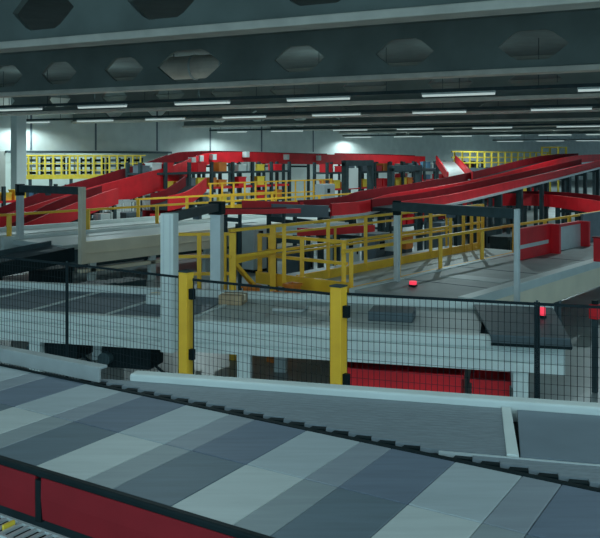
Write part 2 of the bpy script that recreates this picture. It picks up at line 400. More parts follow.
for t_ in (-9.77, -8.46, -7.16, -5.85, -4.50):
    MB().prism([TM(t_-.03, 11.0, 1.185), TM(t_+.03, 11.0, 1.185), TM(t_+.03+.25, 12.98, 1.185), TM(t_-.03+.25, 12.98, 1.185)], UP*.02).build('divider_strip', M['white'], tc)
MB().prism([TM(-.12, 10.80, 1.24), TM(.88, 10.80, 1.24), TM(.80, 12.95, 1.24), TM(-.40, 12.95, 1.24)], UP*.03).build('cover_plate', M['charcoal'], tc, .006, 'dark grey cover plate at the right end')
MB().prism([TM(-.12, 10.83, 1.27), TM(-.10, 10.68, 1.185), TM(-.10, 10.68, 1.165), TM(-.12, 10.80, 1.237)], tt*1.0).build('cover_flange', M['charcoal'], tc, .003)
MB().box(TM(-.11, 10.665), tt, mm, 1.0, .02, 1.155, 1.19).build('edge_strip', M['black'], tc)
for t_ in (-10.6, -6.9, -3.55, .27):
    for m_ in (10.95, 12.9): MB().cbox(TM(t_, m_), tt, mm, .19, .12, 0.01, .78).build('leg', M['white'], tc)
MB().box(TM(ta, 11.05), tt, mm, tb-ta-.05, 1.9, .86, 1.11).build('bed', M['dark'], tc)
def motor(t0, t1, z0, lab):
    o = thing('drive_motor', lab, 'motor', TM((t0+t1)/2, 11.3, z0))
    MB().box(TM(t0, 11.02), tt, mm, t1-t0, .5, z0, .78).build('gearbox', M['black'], o, .02)
    MB().tube(TM(t0+.1, 11.02, z0+.15), TM(t0+.1, 10.9, z0+.15), .1, 14).build('motor_drum', M['dark'], o)
    MB().bar(TM(t1-.02, 11.1, z0+.1), TM(t1+.3, 11.1, z0-.12), .03).build('cable', M['black'], o)
motor(-7.05, -6.25, .50, 'black drive motor under the white conveyor, left of the thin black post')
motor(-5.85, -5.05, .42, 'black drive motor under the white conveyor, left of the left yellow post')
def bin_(c, ax, ay, L, W, H, m, lab, cat='bin', name='plastic_bin', group=None):
    t = thing(name, lab, cat, c, group)
    z = c.z; w = MB()
    for (o, sx, sy) in ((-ax*L/2-ay*W/2, L, .03), (-ax*L/2+ay*(W/2-.03), L, .03), (-ax*L/2-ay*(W/2-.03), .03, W-.06), (ax*(L/2-.03)-ay*(W/2-.03), .03, W-.06)):
        w.box(c+o, ax, ay, sx, sy, z, z+H)
    w.cbox(c, ax, ay, L-.06, W-.06, z, z+.03); tub_ = w.build('tub', m, t)
    r = MB()
    for s_ in (-1, 1):
        r.cbox(c+ay*s_*(W/2+.012), ax, ay, L+.05, .024, z+H-.05, z+H); r.cbox(c+ax*s_*(L/2+.012), ax, ay, .024, W, z+H-.05, z+H)
    r.build('rim', m, tub_)
    return t
bin_(TM(-1.35, 11.6, .012), tt, mm, 1.7, 1.0, .62, M['red'], 'red open bin on the floor under the white conveyor, larger one')
bin_(TM(-.12, 11.5, .012), tt, mm, .5, .6, .55, M['red'], 'small red bin under the white conveyor beside its right leg')
# dark blurred load and parcels riding on the white conveyor
def parcel(c, ax, ay, L, W, H, m, lab, group=None, tape=True, bevel=.015):
    t = thing('parcel', lab, 'parcel', c, group)
    ctn = MB().cbox(c, ax, ay, L, W, c.z, c.z+H).build('carton', m, t, bevel)
    if tape: MB().cbox(c, ax, ay, L*1.004, .06, c.z+H*.4, c.z+H+.004).build('tape', M['tan'], ctn)
    return t
parcel(TM(-5.35, 12.3, 1.187), tt, mm, .55, .4, .16, M['white'], 'white parcel riding on the conveyor before the white gantry post')
parcel(TM(-4.25, 12.5, 1.192), tt, mm, .4, .35, .16, M['card'], 'brown carton on the conveyor right of the white gantry post')
parcel(TM(-1.55, 11.9, 1.192), tt, mm, .65, .5, .14, M['charcoal'], 'dark flat parcel on the conveyor behind the right yellow post', tape=False)
parcel(TM(-3.2, 12.2, 1.192), tt, mm, .5, .4, .05, M['beltlight'], 'pale flat parcel on the conveyor between the yellow posts', tape=False)

# ------------------------------------------------------------------ scanning gantries
def gantry(f, r, ax, ay, wf, wr, zf, zr, ztop, lab, mf, mr, beam_h=.12):
    t = thing('scanner_gantry', lab, 'gantry', V3(f.x, f.y, zf))
    fpost = MB().cbox(f, ax, ay, wf, wf, zf, ztop).build('post', mf, t, .008)
    MB().cbox(r, ax, ay, wr, wr, zr, ztop-beam_h*.3).build('post', mr, t, .008)
    d = (r-f).normalized()
    p0 = V3(f.x, f.y, ztop-beam_h/2)+d*wf*.5; p1 = V3(r.x, r.y, ztop-beam_h/2)+d*wr*.5
    MB().bar(p0, p1, beam_h, beam_h).build('crossbeam', M['dark'], t, .006)
    MB().cbox(V3(r.x, r.y, 0), ax, ay, wr*1.25, wr*1.25, ztop-beam_h*1.5, ztop+.03).build('corner_block', M['black'], t, .01)
    g_ = MB()
    for s_ in (-.25, .25): g_.cbox(V3(f.x, f.y, 0)-ay*wf*.5+ax*wf*s_, ax, ay, wf*.1, .01, zf+.02, ztop-.02)
    g_.build('slot_profile', M['alu'], fpost)
    h = MB(); c_ = (p0+p1)/2; h.cbox(V3(c_.x, c_.y, 0), ax, ay, .1, .14, ztop-beam_h-.06, ztop-beam_h); h.build('scanner_head', M['charcoal'], t)
def px_on_m(px, m): 
    q = (px-300)/F; d = m/(mm.x*q+mm.y); return V3(q*d, d, 0)
gantry(px_on_m(169.5, 10.74), px_on_m(217, 13.24), tt, mm, .2, .19, .8, 1.0, 2.79, 'white scanner gantry over the white conveyor beside the left yellow post', M['white'], M['alu'], .13)
fr, rr = at(517, 298, 1.2), at(397, 280, 1.2)
gantry(V3(fr.x, fr.y, 0), V3(rr.x, rr.y, 0), vv, ww, .085, .10, .8, .8, 2.72, 'dark-topped scanner gantry over the wide grey conveyor at right', M['alu'], M['alu'], .17)
f2 = AB(14.0, -18.0); 
pB = atd(82, 200, 21.3); pB2 = atd(20, 200, 22.85)
gantry(V3(pB.x, pB.y, 0), V3(pB2.x, pB2.y, 0), vv, ww, .15, .16, .75, 1.0, 2.8, 'dark-topped scanner gantry over the beige conveyor at far left', M['tan'], M['alu'], .2)

# ------------------------------------------------------------------ wide grey conveyor on the right
rc = thing('wide_conveyor', 'wide grey belt conveyor running away at right', 'conveyor', AB(20, -7.5, 0))
a0, a1 = 11.9, 44
MB().box(AB(a0, -8.42), vv, ww, a1-a0, 1.9, 1.12, 1.18).build('belt', M['beltgrey'], rc)
MB().box(AB(a0, -8.55), vv, ww, a1-a0, .13, .95, 1.2).build('side_frame', M['white'], rc, .006)
MB().box(AB(a0+.4, -6.55), vv, ww, a1-a0-.4, .24, 1.05, 1.215).build('side_frame', M['white'], rc, .006)
MB().box(AB(a0+.5, -6.38), vv, ww, a1-a0-.5, .07, .62, 1.05).build('side_panel', M['tan'], rc, .004, 'beige side panel')
MB().box(AB(a0, -8.4), vv, ww, a1-a0, 1.9, .9, 1.11).build('bed', M['dark'], rc)
for a_ in (13.6, 15.9, 18.6, 22): MB().box(AB(a_, -8.42), vv, ww, .03, 1.86, 1.18, 1.186).build('belt_joint', M['charcoal'], rc)
MB().box(AB(14.3, -8.0), vv, ww, .5, 1.3, 1.18, 1.19).build('belt_patch', M['beltpale'], rc)
for a_ in (13.2, 16.5, 20, 25, 31, 38):
    for b_ in (-8.45, -6.45): MB().cbox(AB(a_, b_), vv, ww, .12, .12, 0.01, .92).build('leg', M['charcoal'], rc)
# red and silver side screens standing on its far side
def screen(a, L, b, z0, z1, m, lab, frame=None, top=None):
    t = thing('side_screen', lab, 'screen', AB(a+L/2, b, z0))
    MB().box(AB(a, b-.03), vv, ww, L, .06, z0, z1).build('panel', m, t, .008)
    f_ = MB(); f_.box(AB(a+L, b-.05), vv, ww, .12, .30, z0, z1+.06); f_.box(AB(a, b-.05), vv, ww, L, .1, z1, z1+.07)
    f_.build('frame', frame or m, t, .006)
    if top: MB().box(AB(a, b+.03), vv, ww, L*.92, .012, z0+.27, z0+.36).build('white_stripe', M['white'], t)
    return t
screen(17.6, 1.95, -7.85, 1.18, 1.86, M['red'], 'red screen panel with pale stripe beside the gantry post at right', M['red'], True)
screen(19.95, 1.7, -7.85, 1.18, 1.80, M['alu'], 'silver screen panel right of the red one', M['red'])
screen(22.1, 6.0, -7.95, 1.18, 1.95, M['slate'], 'long slate screen panel at the right edge')
q = at(598, 262, 1.2)
t = thing('red_bollard', 'short red post on the conveyor edge at the right border', 'post', V3(q.x, q.y, 1.215))
MB().cbox(q, vv, ww, .16, .16, 1.215, 1.75).build('upright', M['red'], t, .01)
MB().cbox(q, vv, ww, .2, .2, 1.75, 1.78).build('cap', M['deepred'], t)
# emergency stop and small drives seen at right through the fence
t = thing('emergency_stop', 'small red button on a dark bracket on the wide conveyor corner', 'button', at(413, 283, 1.2))
q = at(413, 286, 1.2)
MB().cbox(q, vv, ww, .12, .12, 1.19, 1.23).build('base', M['black'], t)
MB().tube(q+UP*1.23 - UP*1.2, q+UP*1.29-UP*1.2, .07, 16).build('button', M['signal'], t)
c = TM(.60, 12.1, 1.27)
t = thing('signal_light', 'small red signal light on the dark cover plate', 'signal light', c)
MB().tube(c, c+UP*.04, .06, 14).build('base', M['black'], t)
MB().tube(c+UP*.04, c+UP*.15, .045, 14).build('lens', M['signal'], t)
for i, (px, py, dd, lab) in enumerate(((595, 309, 12.2, 'red drive unit below the wide conveyor at the right border'),)):
    c = atd(px, py, dd); w_ = .15 if i == 0 else .10
    t = thing('drive_unit', lab, 'motor', V3(c.x, c.y, c.z-w_))
    MB().cbox(c, vv, ww, w_, w_, c.z-w_, c.z+w_*.5).build('motor_body', M['red'], t, .02)
    MB().tube(c+UP*w_*.5, c+UP*(w_*.9), w_*.35, 12).build('motor_cap', M['black'], t)
    MB().cbox(c, vv, ww, w_*.5, w_*.5, .01, c.z-w_).build('stand', M['dark'], t)
    MB().bar(c+vv*.1, c+vv*.9+UP*.15, .06).build('bracket', M['dark'], t)

# ------------------------------------------------------------------ yellow service platform
yp = thing('service_platform', 'pale walkway deck with yellow kick plates between the conveyors', 'platform', AB(15.5, -9.6, 0))
MB().box(AB(12.05, -10.95), vv, ww, 8.0, 2.1, 1.05, 1.12).build('deck', M['beltpale'], yp)
MB().box(AB(12.05, -9.93), vv, ww, 8.0, .06, 1.08, 1.30).build('kick_plate', M['yellow'], yp, .004)
MB().box(AB(12.0, -10.95), vv, ww, .06, 2.3, 1.04, 1.28).build('kick_plate', M['yellow'], yp, .004)
MB().box(AB(12.05, -8.78), vv, ww, 9.5, .14, 1.02, 1.16).build('kick_plate', M['yellow'], yp, .004)
for a_ in (12.4, 15, 17.5, 19.8):
    for b_ in (-10.8, -9.0): MB().cbox(AB(a_, b_), vv, ww, .12, .12, 0.01, 1.05).build('leg', M['yellow'], yp)
def railing(pts, posts, z0, z1, lab, m, name='guard_railing', rails=(1.0, .55), w=.05, kick=0, group=None, pw=None):
    """posts: fractions measured in metres along the path"""
    c = (pts[0]+pts[-1])/2
    t = thing(name, lab, 'railing', V3(c.x, c.y, z0), group)
    for r_ in rails:
        b_ = MB()
        for i in range(len(pts)-1):
            d = (pts[i+1]-pts[i]).normalized()*w*.5
            b_.bar(pts[i]-d+UP*(z0+(z1-z0)*r_), pts[i+1]+d+UP*(z0+(z1-z0)*r_), w, w)
        b_.build('rail', m, t)
    if kick:
        b_ = MB()
        for i in range(len(pts)-1): b_.bar(pts[i]+UP*(z0+kick/2), pts[i+1]+UP*(z0+kick/2), .03, kick)
        b_.build('toe_board', m, t)
    for s_ in posts:
        rem = s_
        for i in range(len(pts)-1):
            L = (pts[i+1]-pts[i]).length
            if rem <= L+1e-4:
                q = pts[i]+(pts[i+1]-pts[i]).normalized()*rem
                MB().bar(q+UP*z0, q+UP*z1, pw or w*1.1).build('post', m, t); break
            rem -= L
    return t
railing([AB(10.2, -9.9), AB(20.0, -9.9)], [1.46, 2.85, 4.2, 5.6, 7.0, 8.0, 8.7, 9.15, 9.55, 9.8], 1.12, 2.3, 'tall yellow railing along the middle of the service platform', M['yellow'], rails=(1.0, .6), w=.055, pw=.075)
railing([AB(11.9, -8.68), AB(30, -8.68)], [.25, 1.9, 3.6, 5.6, 7.4, 9.4, 11.2, 13, 15, 17], 1.16, 1.86, 'low yellow railing along the left edge of the wide grey conveyor', M['yellow'], rails=(1.0,), w=.06, pw=.08)
railing([AB(12.08, -10.9), AB(12.08, -8.75)], [0, .28, 1.1, 2.1], 1.12, 2.02, 'short yellow end railing of the platform facing the white conveyor', M['yellow'], rails=(1.0, .55), w=.06, pw=.085)
railing([AB(12.1, -10.95), AB(20, -10.95)], [0, 2.6, 5.2, 7.8], 1.12, 2.0, 'far yellow railing of the service platform', M['yellow'], rails=(1.0, .5), w=.05)
railing([V3(-2.55, 15.3, 0), V3(-1.35, 15.4, 0)], [.1, .62, 1.1], 0.6, 2.12, 'yellow railing seen inside the white gantry', M['yellow'], rails=(1.0, .72, .5), w=.06, pw=.08)
# braced yellow crane frame left on the platform
q0, q1 = AB(10.25, -9.9), AB(11.85, -10.35)
t = thing('braced_frame', 'braced yellow support frame left of the platform', 'frame', V3(q0.x, q0.y, 0))
for q_ in (q0, q1): MB().bar(q_, q_+UP*2.26, .12).build('post', M['yellow'], t, .006)
MB().bar(q0+UP*1.75, q1+UP*1.75, .1).build('beam', M['yellow'], t)
MB().bar(q0+UP*1.75, q0+(q1-q0)*.55+UP*1.15, .07).build('brace', M['yellow'], t)
for i, q_ in enumerate((AB(10.9, -10.05), AB(11.55, -9.6), AB(10.6, -9.2))):
    bin_(V3(q_.x, q_.y, 1.235) if False else V3(q_.x, q_.y, 0.012), vv, ww, .22, .22, 1.22, M['orange'], 'orange upright bin %s' % (('under the braced yellow frame', 'before the platform end railing', 'nearest to the white conveyor')[i]))

# ------------------------------------------------------------------ beige conveyor at left
lc = thing('beige_conveyor', 'beige-sided conveyor running away behind the white gantry at left', 'conveyor', AB(17, -19, 0))
a0 = 12.9
MB().box(AB(a0, -18.2), vv, ww, 12, .12, .72, 1.32).build('side_panel', M['tan'], lc, .01)
MB().box(AB(a0, -18.07), vv, ww, 12, .03, .98, 1.0).build('side_rib', M['tan'], lc)
MB().box(AB(a0-.8, -20.7), vv, ww, 12.8, .14, 1.0, 1.36).build('side_frame', M['white'], lc, .01)
MB().box(AB(a0-.5, -20.6), vv, ww, 12.3, 2.4, 1.12, 1.26).build('belt', M['beltpale'], lc)
MB().box(AB(a0, -20.5), vv, ww, 12, 2.3, .62, 1.1).build('bed', M['dark'], lc)
MB().box(AB(a0, -18.25), vv, ww, 12, .16, .48, .58).build('lower_rail', M['tan'], lc)
for a_ in (13.3, 15.4, 17.6, 20, 23): MB().cbox(AB(a_, -18.16), vv, ww, .2, .14, 0.01, .72).build('leg', M['white'], lc)
l2 = thing('pale_conveyor', 'pale conveyor lane behind the beige conveyor at far left', 'conveyor', AB(16, -23, 0))
MB().box(AB(11, -23.6), vv, ww, 17, 2.2, 1.1, 1.2).build('belt', M['beltpale'], l2)
MB().box(AB(11, -21.4), vv, ww, 17, .12, .9, 1.34).build('side_frame', M['white'], l2, .01)
MB().box(AB(11, -23.7), vv, ww, 17, .12, .9, 1.34).build('side_frame', M['white'], l2, .01)
for a_ in (12, 15, 18, 21, 25, 27.5): MB().cbox(AB(a_, -21.5), vv, ww, .12, .12, 0.01, .9).build('leg', M['charcoal'], l2)
# dark low feeder conveyor in front, lower left
dk = thing('dark_feeder', 'dark low feeder conveyor at left edge behind the fence', 'conveyor', atd(30, 290, 17.2))
pa, pb = atd(-60, 285, 16.6), atd(62, 262, 18.2)
pa.z, pb.z = 1.05, 1.38
MB().ribbon([pa, (pa+pb)/2, pb], 1.3, .16).build('belt', M['charcoal'], dk)
MB().ribbon([pa, (pa+pb)/2, pb], .08, .3, .69, -.08).build('side_frame', M['black'], dk)
MB().ribbon([pa, (pa+pb)/2, pb], .08, .34, -.69, -.08).build('side_frame', M['dark'], dk)
for q_ in (pa+(pb-pa)*.3, pa+(pb-pa)*.9): MB().cbox(q_, vv, ww, .8, .5, .02, 1.1).build('base', M['black'], dk)
for i, (px, py, dd) in enumerate(((88, 283, 16.4), (120, 277, 17.5))):
    c = atd(px, py, dd)
    t = thing('drive_cabinet', 'low dark machine cabinet behind the fence, %s' % ('left of the beige conveyor leg' if i == 0 else 'under the beige conveyor'), 'cabinet', V3(c.x, c.y, .01))
    MB().cbox(c, vv, ww, 1.0, .6, .1, 1.0-.1*i).build('body', M['dark'], t, .02)
    MB().cbox(c+ww*.31, vv, ww, .9, .02, .3, .8-.1*i).build('door', M['charcoal'], t)
    MB().cbox(c, vv, ww, .95, .5, .01, .1).build('plinth', M['black'], t)
railing([AB(19.5, -23.9), AB(27.5, -23.9)], [.1, 2.6, 5.2, 7.8], 1.2, 2.0, 'short yellow railing behind the pale conveyor left of the white gantry', M['yellow'], rails=(1.0,), w=.07, pw=.11)
railing([AB(11, -20.95), AB(30, -20.95)], [1.5, 4.2, 7, 10, 13, 16], 1.2, 1.95, 'orange-yellow railing along the beige conveyor at far left', M['yellow'], rails=(1.0,), w=.07, pw=.11)

# ------------------------------------------------------------------ red inclined conveyors
def smooth(pts, n=6):
    P = [Vector(p) for p in pts]; out = []
    for i in range(len(P)-1):
        p0 = P[max(i-1, 0)]; p1 = P[i]; p2 = P[i+1]; p3 = P[min(i+2, len(P)-1)]
        for k in range(n):
            t = k/n
            out.append(.5*((2*p1)+(p2-p0)*t+(2*p0-5*p1+4*p2-p3)*t*t+(3*p1-p0-3*p2+p3)*t**3))
    out.append(P[-1]); return out
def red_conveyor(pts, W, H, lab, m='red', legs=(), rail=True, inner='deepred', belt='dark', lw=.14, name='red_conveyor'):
    """pts: lower edge of the near side panel"""
    P = smooth(pts)
    if isinstance(H, (tuple, list)):
        m_ = len(H)-1; H = [H[min(int(i*m_/(len(P)-1)), m_-1)]*(1-(i*m_/(len(P)-1)-min(int(i*m_/(len(P)-1)), m_-1))) + H[min(int(i*m_/(len(P)-1)), m_-1)+1]*(i*m_/(len(P)-1)-min(int(i*m_/(len(P)-1)), m_-1)) for i in range(len(P))]
    else: H = [H]*len(P)
    t = thing(name, lab, 'conveyor', V3(P[len(P)//2].x, P[len(P)//2].y, 0))
    MB().ribbon(P, .06, H).build('side_panel', M[m], t)
    MB().ribbon(P, .06, [h_*1.12 for h_ in H], -W).build('side_panel', M[inner], t)  # default inner deep red puts the shade of the inner face into the colour
    MB().ribbon(P, W-.08, [h_*.35 for h_ in H], -W/2, .02).build('belt', M[belt], t)
    if rail: MB().ribbon(P, .10, .08, .05, -.03).build('edge_rail', M['alu'], t)
    n = len(P)-1
    for f_ in legs:
        i = int(f_*n); q_ = P[i]; d_ = (P[min(i+1, n)]-P[max(i-1, 0)]); d_.z = 0; d_.normalize(); sd = V3(d_.y, -d_.x, 0)
        for o_ in (0, -W):
            c_ = q_+sd*o_
            if c_.z > .3: MB().cbox(c_, d_, sd, lw, lw, 0.01, c_.z).build('leg', M['dark'], t)
        if q_.z > .6: MB().bar(q_+UP*-.15, q_-sd*W+UP*-.15, .1).build('cross_brace', M['dark'], t)
    return t
# left: rises from lower left, bends into the level run along the horizon
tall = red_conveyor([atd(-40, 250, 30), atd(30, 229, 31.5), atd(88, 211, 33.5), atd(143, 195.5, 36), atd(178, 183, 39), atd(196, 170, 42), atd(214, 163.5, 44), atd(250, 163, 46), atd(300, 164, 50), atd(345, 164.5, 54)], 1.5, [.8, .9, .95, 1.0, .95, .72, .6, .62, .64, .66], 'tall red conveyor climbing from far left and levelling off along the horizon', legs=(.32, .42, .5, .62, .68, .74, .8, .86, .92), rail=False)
red_conveyor([atd(-30, 262, 27.5), atd(25, 241, 28.2), atd(60, 226, 29), atd(100, 210, 30.5), atd(118, 204, 31.2)], 1.0, .62, 'lower red conveyor at far left, parallel below the tall one', legs=(.5, .75, .95), rail=False)
red_conveyor([atd(168, 211, 33.5), atd(186, 206, 34.5), atd(198, 198, 36), atd(206, 191, 37.3)], 1.0, .62, 'curved red chute conveyor behind the white gantry', legs=(.5, .8), rail=False)
red_conveyor([atd(150, 231, 33.4), atd(185, 230, 34.2), atd(216, 227, 35.4)], 1.0, .72, 'red conveyor side seen inside the white gantry', legs=(.2, .8), rail=False)
for px, py, d in ((192, 160.5, 41.2), (200, 158.5, 42.5), (213, 157, 43.6), (246, 154.5, 45.3), (286, 157, 48.6), (318, 158, 51.4)):
    c = atd(px, py, d); MB().cbox(c, vv, ww, .3, .3, c.z-.16, c.z+.16).build('sensor_box', M['white'], tall, .02, 'small white sensor box')
red_conveyor([atd(298, 236, 19.8), atd(335, 234.5, 21), atd(374, 232, 22.4)], .9, .2, 'low red and white lane behind the yellow platform railing', legs=(.1, .5, .9), rail=False, belt='wallwhite', inner='white', lw=.09)
# right: long double incline
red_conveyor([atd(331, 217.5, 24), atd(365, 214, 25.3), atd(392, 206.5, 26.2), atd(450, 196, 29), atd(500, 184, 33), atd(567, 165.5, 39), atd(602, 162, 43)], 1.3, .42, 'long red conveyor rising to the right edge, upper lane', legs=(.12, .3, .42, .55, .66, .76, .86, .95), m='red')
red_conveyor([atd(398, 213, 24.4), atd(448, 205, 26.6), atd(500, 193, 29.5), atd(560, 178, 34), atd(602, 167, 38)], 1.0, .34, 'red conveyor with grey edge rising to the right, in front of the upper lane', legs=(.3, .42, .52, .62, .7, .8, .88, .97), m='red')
red_conveyor([atd(488, 206, 33), atd(520, 205.5, 33.5), atd(548, 206.5, 33), atd(580, 211, 31), atd(625, 219, 29)], 1.1, .5, 'low red conveyor curving under the rising lanes at right', legs=(.3, .6, .9), rail=False)
red_conveyor([atd(222, 214.5, 20.0), atd(262, 214, 21.2), atd(300, 213, 22.6)], .5, .13, 'thin red belt lane between the white gantry and the slate-sided conveyor', legs=(.3, .8), rail=False, lw=.07)
red_conveyor([atd(272, 216.5, 22.6), atd(295, 217, 23.2), atd(328, 217.5, 23.9)], 1.3, .36, 'slate-sided lead-in conveyor left of the long red conveyor', m='slate', inner='red', legs=(.5, .85), rail=False, name='slate_conveyor', lw=.08)
# white chute with red sides coming down to the upper lane
A_, B_ = atd(446, 162, 42), atd(460, 180, 33.5)
t = thing('white_chute', 'white slide with red sides descending onto the long red conveyor', 'chute', V3(A_.x, A_.y, 0))
dch = (B_-A_); sd = V3(dch.y, -dch.x, 0).normalized()
MB().bar(A_, B_, .85, .06).build('slide', M['wallwhite'], t)
for s_ in (-1, 1): MB().bar(A_+sd*s_*.5+UP*.12, B_+sd*s_*.5+UP*.12, .06, .42).build('side_wall', M['red'], t)
for s_ in (-1, 1):
    MB().cbox(A_+sd*s_*.45, vv, ww, .12, .12, 0.01, A_.z).build('leg', M['dark'], t)

# ------------------------------------------------------------------ railings farther back
mid = railing([AB(24.2, -24.8), AB(33.0, -24.8)], [.1+.72*i for i in range(13)], 1.3, 2.45, 'long yellow railing before the racks in the middle distance', M['yellow'], rails=(1.0, .5), w=.06, kick=.18, pw=.08)
pL, pR = atd(26, 175, 50), atd(146, 177, 52.5)
zf = 2.35
lp = thing('mezzanine_deck', 'yellow-edged upper deck under the bulkhead at far left', 'platform', V3(pL.x, pL.y, 0))
dL = (V3(pR.x, pR.y, 0)-V3(pL.x, pL.y, 0)); LL = dL.length; dL.normalize(); sL = V3(-dL.y, dL.x, 0)
MB().box(V3(pL.x, pL.y, 0), dL, sL, LL, 2.0, zf-.12, zf).build('deck', M['charcoal'], lp)
MB().box(V3(pL.x, pL.y, 0)-sL*.05, dL, sL, LL, .05, zf-.14, zf+.14).build('edge_beam', M['lemon'], lp)
for i in range(6): MB().cbox(V3(pL.x, pL.y, 0)+dL*(LL*(i+.2)/6)+sL*.3, dL, sL, .2, .2, 0.01, zf-.12).build('leg', M['charcoal'], lp)
P0 = V3(pL.x, pL.y, 0); P1 = V3(pR.x, pR.y, 0)
railing([P0+dL*.05+sL*.05, P1-dL*.05+sL*.05], [.1+LL*i/15 for i in range(15)], zf, zf+1.35, 'lemon yellow railing on the upper deck at far left', M['lemon'], rails=(1.0, .62, .3), w=.07, pw=.10)
railing([P0+dL*.05+sL*1.9, P1-dL*.05+sL*1.9], [.3+LL*i/11 for i in range(11)], zf, zf+1.3, 'rear lemon railing of the upper deck at far left', M['lemon'], rails=(1.0, .5), w=.07, pw=.09)
for i in range(9):
    c = P0+dL*(LL*(i+.5)/9)+sL*(1.0+.2*(i % 2))
    t = thing('wheeled_rack', 'dark wheeled rack on the upper deck, %s from the left' % ORD[i], 'rack', c+UP*zf, 'racks on the upper deck')
    fr_ = MB(); 
    for sx in (-.3, .3):
        for sy in (-.2, .2): fr_.bar(c+dL*sx+sL*sy+UP*zf, c+dL*sx+sL*sy+UP*(zf+1.2), .07)
    fr_.build('frame', M['black'], t)
    for z_ in (.15, .6, .95): MB().cbox(c, dL, sL, .66, .44, zf+z_, zf+z_+.16).build('shelf', M['black' if (i+int(z_*10)) % 3 else 'slate'], t)
# window strip in the wall behind the deck
for i in range(8):
    a_ = 24+i*2.6
    wdw = struct(MB().box(AB(a_, WB-9+.02), vv, ww, 2.0, .05, 3.2, 4.2).build('window_%d' % (i+1), M['wallwhite']))
railing([atd(452, 168, 52)*1.0-UP*(atd(452, 168, 52).z), atd(548, 166, 62)-UP*(atd(548, 166, 62).z)], [.3+.95*i for i in range(15)], 2.85, 3.95, 'lemon yellow railing beyond the white slide at right', M['lemon'], rails=(1.0, .66, .33), w=.09, pw=.11)
pa_ = atd(448, 168, 52); pb_ = atd(550, 166, 62)
t = thing('mezzanine_deck', 'dark deck carrying the lemon railing beyond the white slide', 'platform', V3(pa_.x, pa_.y, 0))
dd_ = (V3(pb_.x, pb_.y, 0)-V3(pa_.x, pa_.y, 0)); l_ = dd_.length; dd_.normalize(); s_ = V3(-dd_.y, dd_.x, 0)
MB().box(V3(pa_.x, pa_.y, 0)-s_*.1, dd_, s_, l_, 2.2, 2.65, 2.85).build('deck', M['slate'], t)
for i in range(5): MB().cbox(V3(pa_.x, pa_.y, 0)+dd_*(l_*(i+.5)/5)+s_*.4, dd_, s_, .2, .2, .01, 2.65).build('leg', M['dark'], t)
c = atd(554, 158, 58)
t = thing('stair_tower', 'lemon yellow stair cage rising above the red conveyors at right', 'stair tower', V3(c.x, c.y, 0))
for sx in (-.75, .75):
    for sy in (-.6, .6): MB().bar(V3(c.x, c.y, .01)+vv*sx+ww*sy, V3(c.x, c.y, 4.35)+vv*sx+ww*sy, .12).build('post', M['lemon'], t)
r = MB()
for z_ in (3.3, 3.75, 4.3):
    for sy in (-.6, .6): r.bar(V3(c.x, c.y, z_)+vv*-.75+ww*sy, V3(c.x, c.y, z_)+vv*.75+ww*sy, .09)
    for sx in (-.75, .75): r.bar(V3(c.x, c.y, z_)+vv*sx-ww*.6, V3(c.x, c.y, z_)+vv*sx+ww*.6, .09)
r.build('rail', M['lemon'], t)
MB().cbox(c, vv, ww, 1.5, 1.2, 3.1, 3.18).build('landing', M['charcoal'], t)

# ------------------------------------------------------------------ racks, totes, cabinets in the middle distance
tote_src = {}
def tote(c, color, lab, group, L=.5, W=.4, H=.32):
    key = (color, L, W, H)
    if key not in tote_src:
        o = bin_(c, vv, ww, L, W, H, M[color], lab, 'tote', 'storage_tote', group); tote_src[key] = (o, Vector(c)); return o
    o, c0 = tote_src[key]
    return copy_tree(o, Vector(c)-c0, lab, group)
def rack(a, b, L, z0, z1, nsh, lab, where, colors, depth=.9, fill=.85, base='dark', step=.72, seed=1):
    rnd = random.Random(seed)
    t = thing('storage_rack', lab, 'rack', AB(a+L/2, b, 0))
    n = max(1, round(L/1.6))
    for i in range(n+1):
        for s_ in (0, depth): MB().cbox(AB(a+L*i/n, b-s_), vv, ww, .14, .14, .01, z1).build('upright', M[base], t)
    for j in range(nsh):
        z = z0+(z1-z0-.1)*j/(nsh-.5)
        MB().box(AB(a-.05, b-depth-.05), vv, ww, L+.1, depth+.1, z-.1, z).build('shelf', M['red' if j % 2 else base], t)
        k = a+.35
        while k < a+L-.3:
            if rnd.random() < fill:
                cname = rnd.choice(colors)
                tote(AB(k, b-.35, z+.002), cname, '%s tote %s' % (cname if cname not in ('lemon', 'white', 'slate') else {'lemon': 'yellow', 'white': 'white', 'slate': 'grey'}[cname], where), '%s totes %s' % (cname, where), .56, .5, rnd.choice((.34, .46)))
            k += step
    return t
rack(23.5, -28.5, 10.5, 1.35, 3.35, 3, 'long dark rack of coloured totes behind the long yellow railing', 'on the long rack behind the yellow railing', ['red', 'lemon', 'lemon', 'orange', 'white', 'slate'], seed=3)
rack(35.5, -27.0, 9.5, .9, 3.3, 3, 'dark rack of totes behind the bend of the long red conveyor', 'on the rack behind the long red conveyor', ['red', 'lemon', 'orange', 'white', 'slate'], seed=5)
rack(46.5, -29.0, 12, 1.2, 3.3, 3, 'far dark rack of totes left of the white slide', 'on the far rack left of the white slide', ['red', 'lemon', 'red', 'white', 'blue'], seed=9, step=.85)
rack(17.5, -32.5, 6.5, .6, 2.3, 2, 'low rack of totes beneath the tall red conveyor at left', 'on the low rack beneath the tall red conveyor', ['blue', 'slate', 'white', 'lemon'], seed=11)
rack(30.5, -20.0, 5.8, .4, 1.75, 2, 'low rack of totes in front of the long yellow railing', 'on the low rack in front of the long yellow railing', ['red', 'white', 'slate', 'dark', 'red'], seed=13)
rack(30, -17.0, 9, .3, 1.5, 2, 'low rack of totes behind the dark-topped gantry at right', 'on the low rack behind the dark-topped gantry', ['red', 'white', 'slate', 'blue', 'orange'], seed=17)
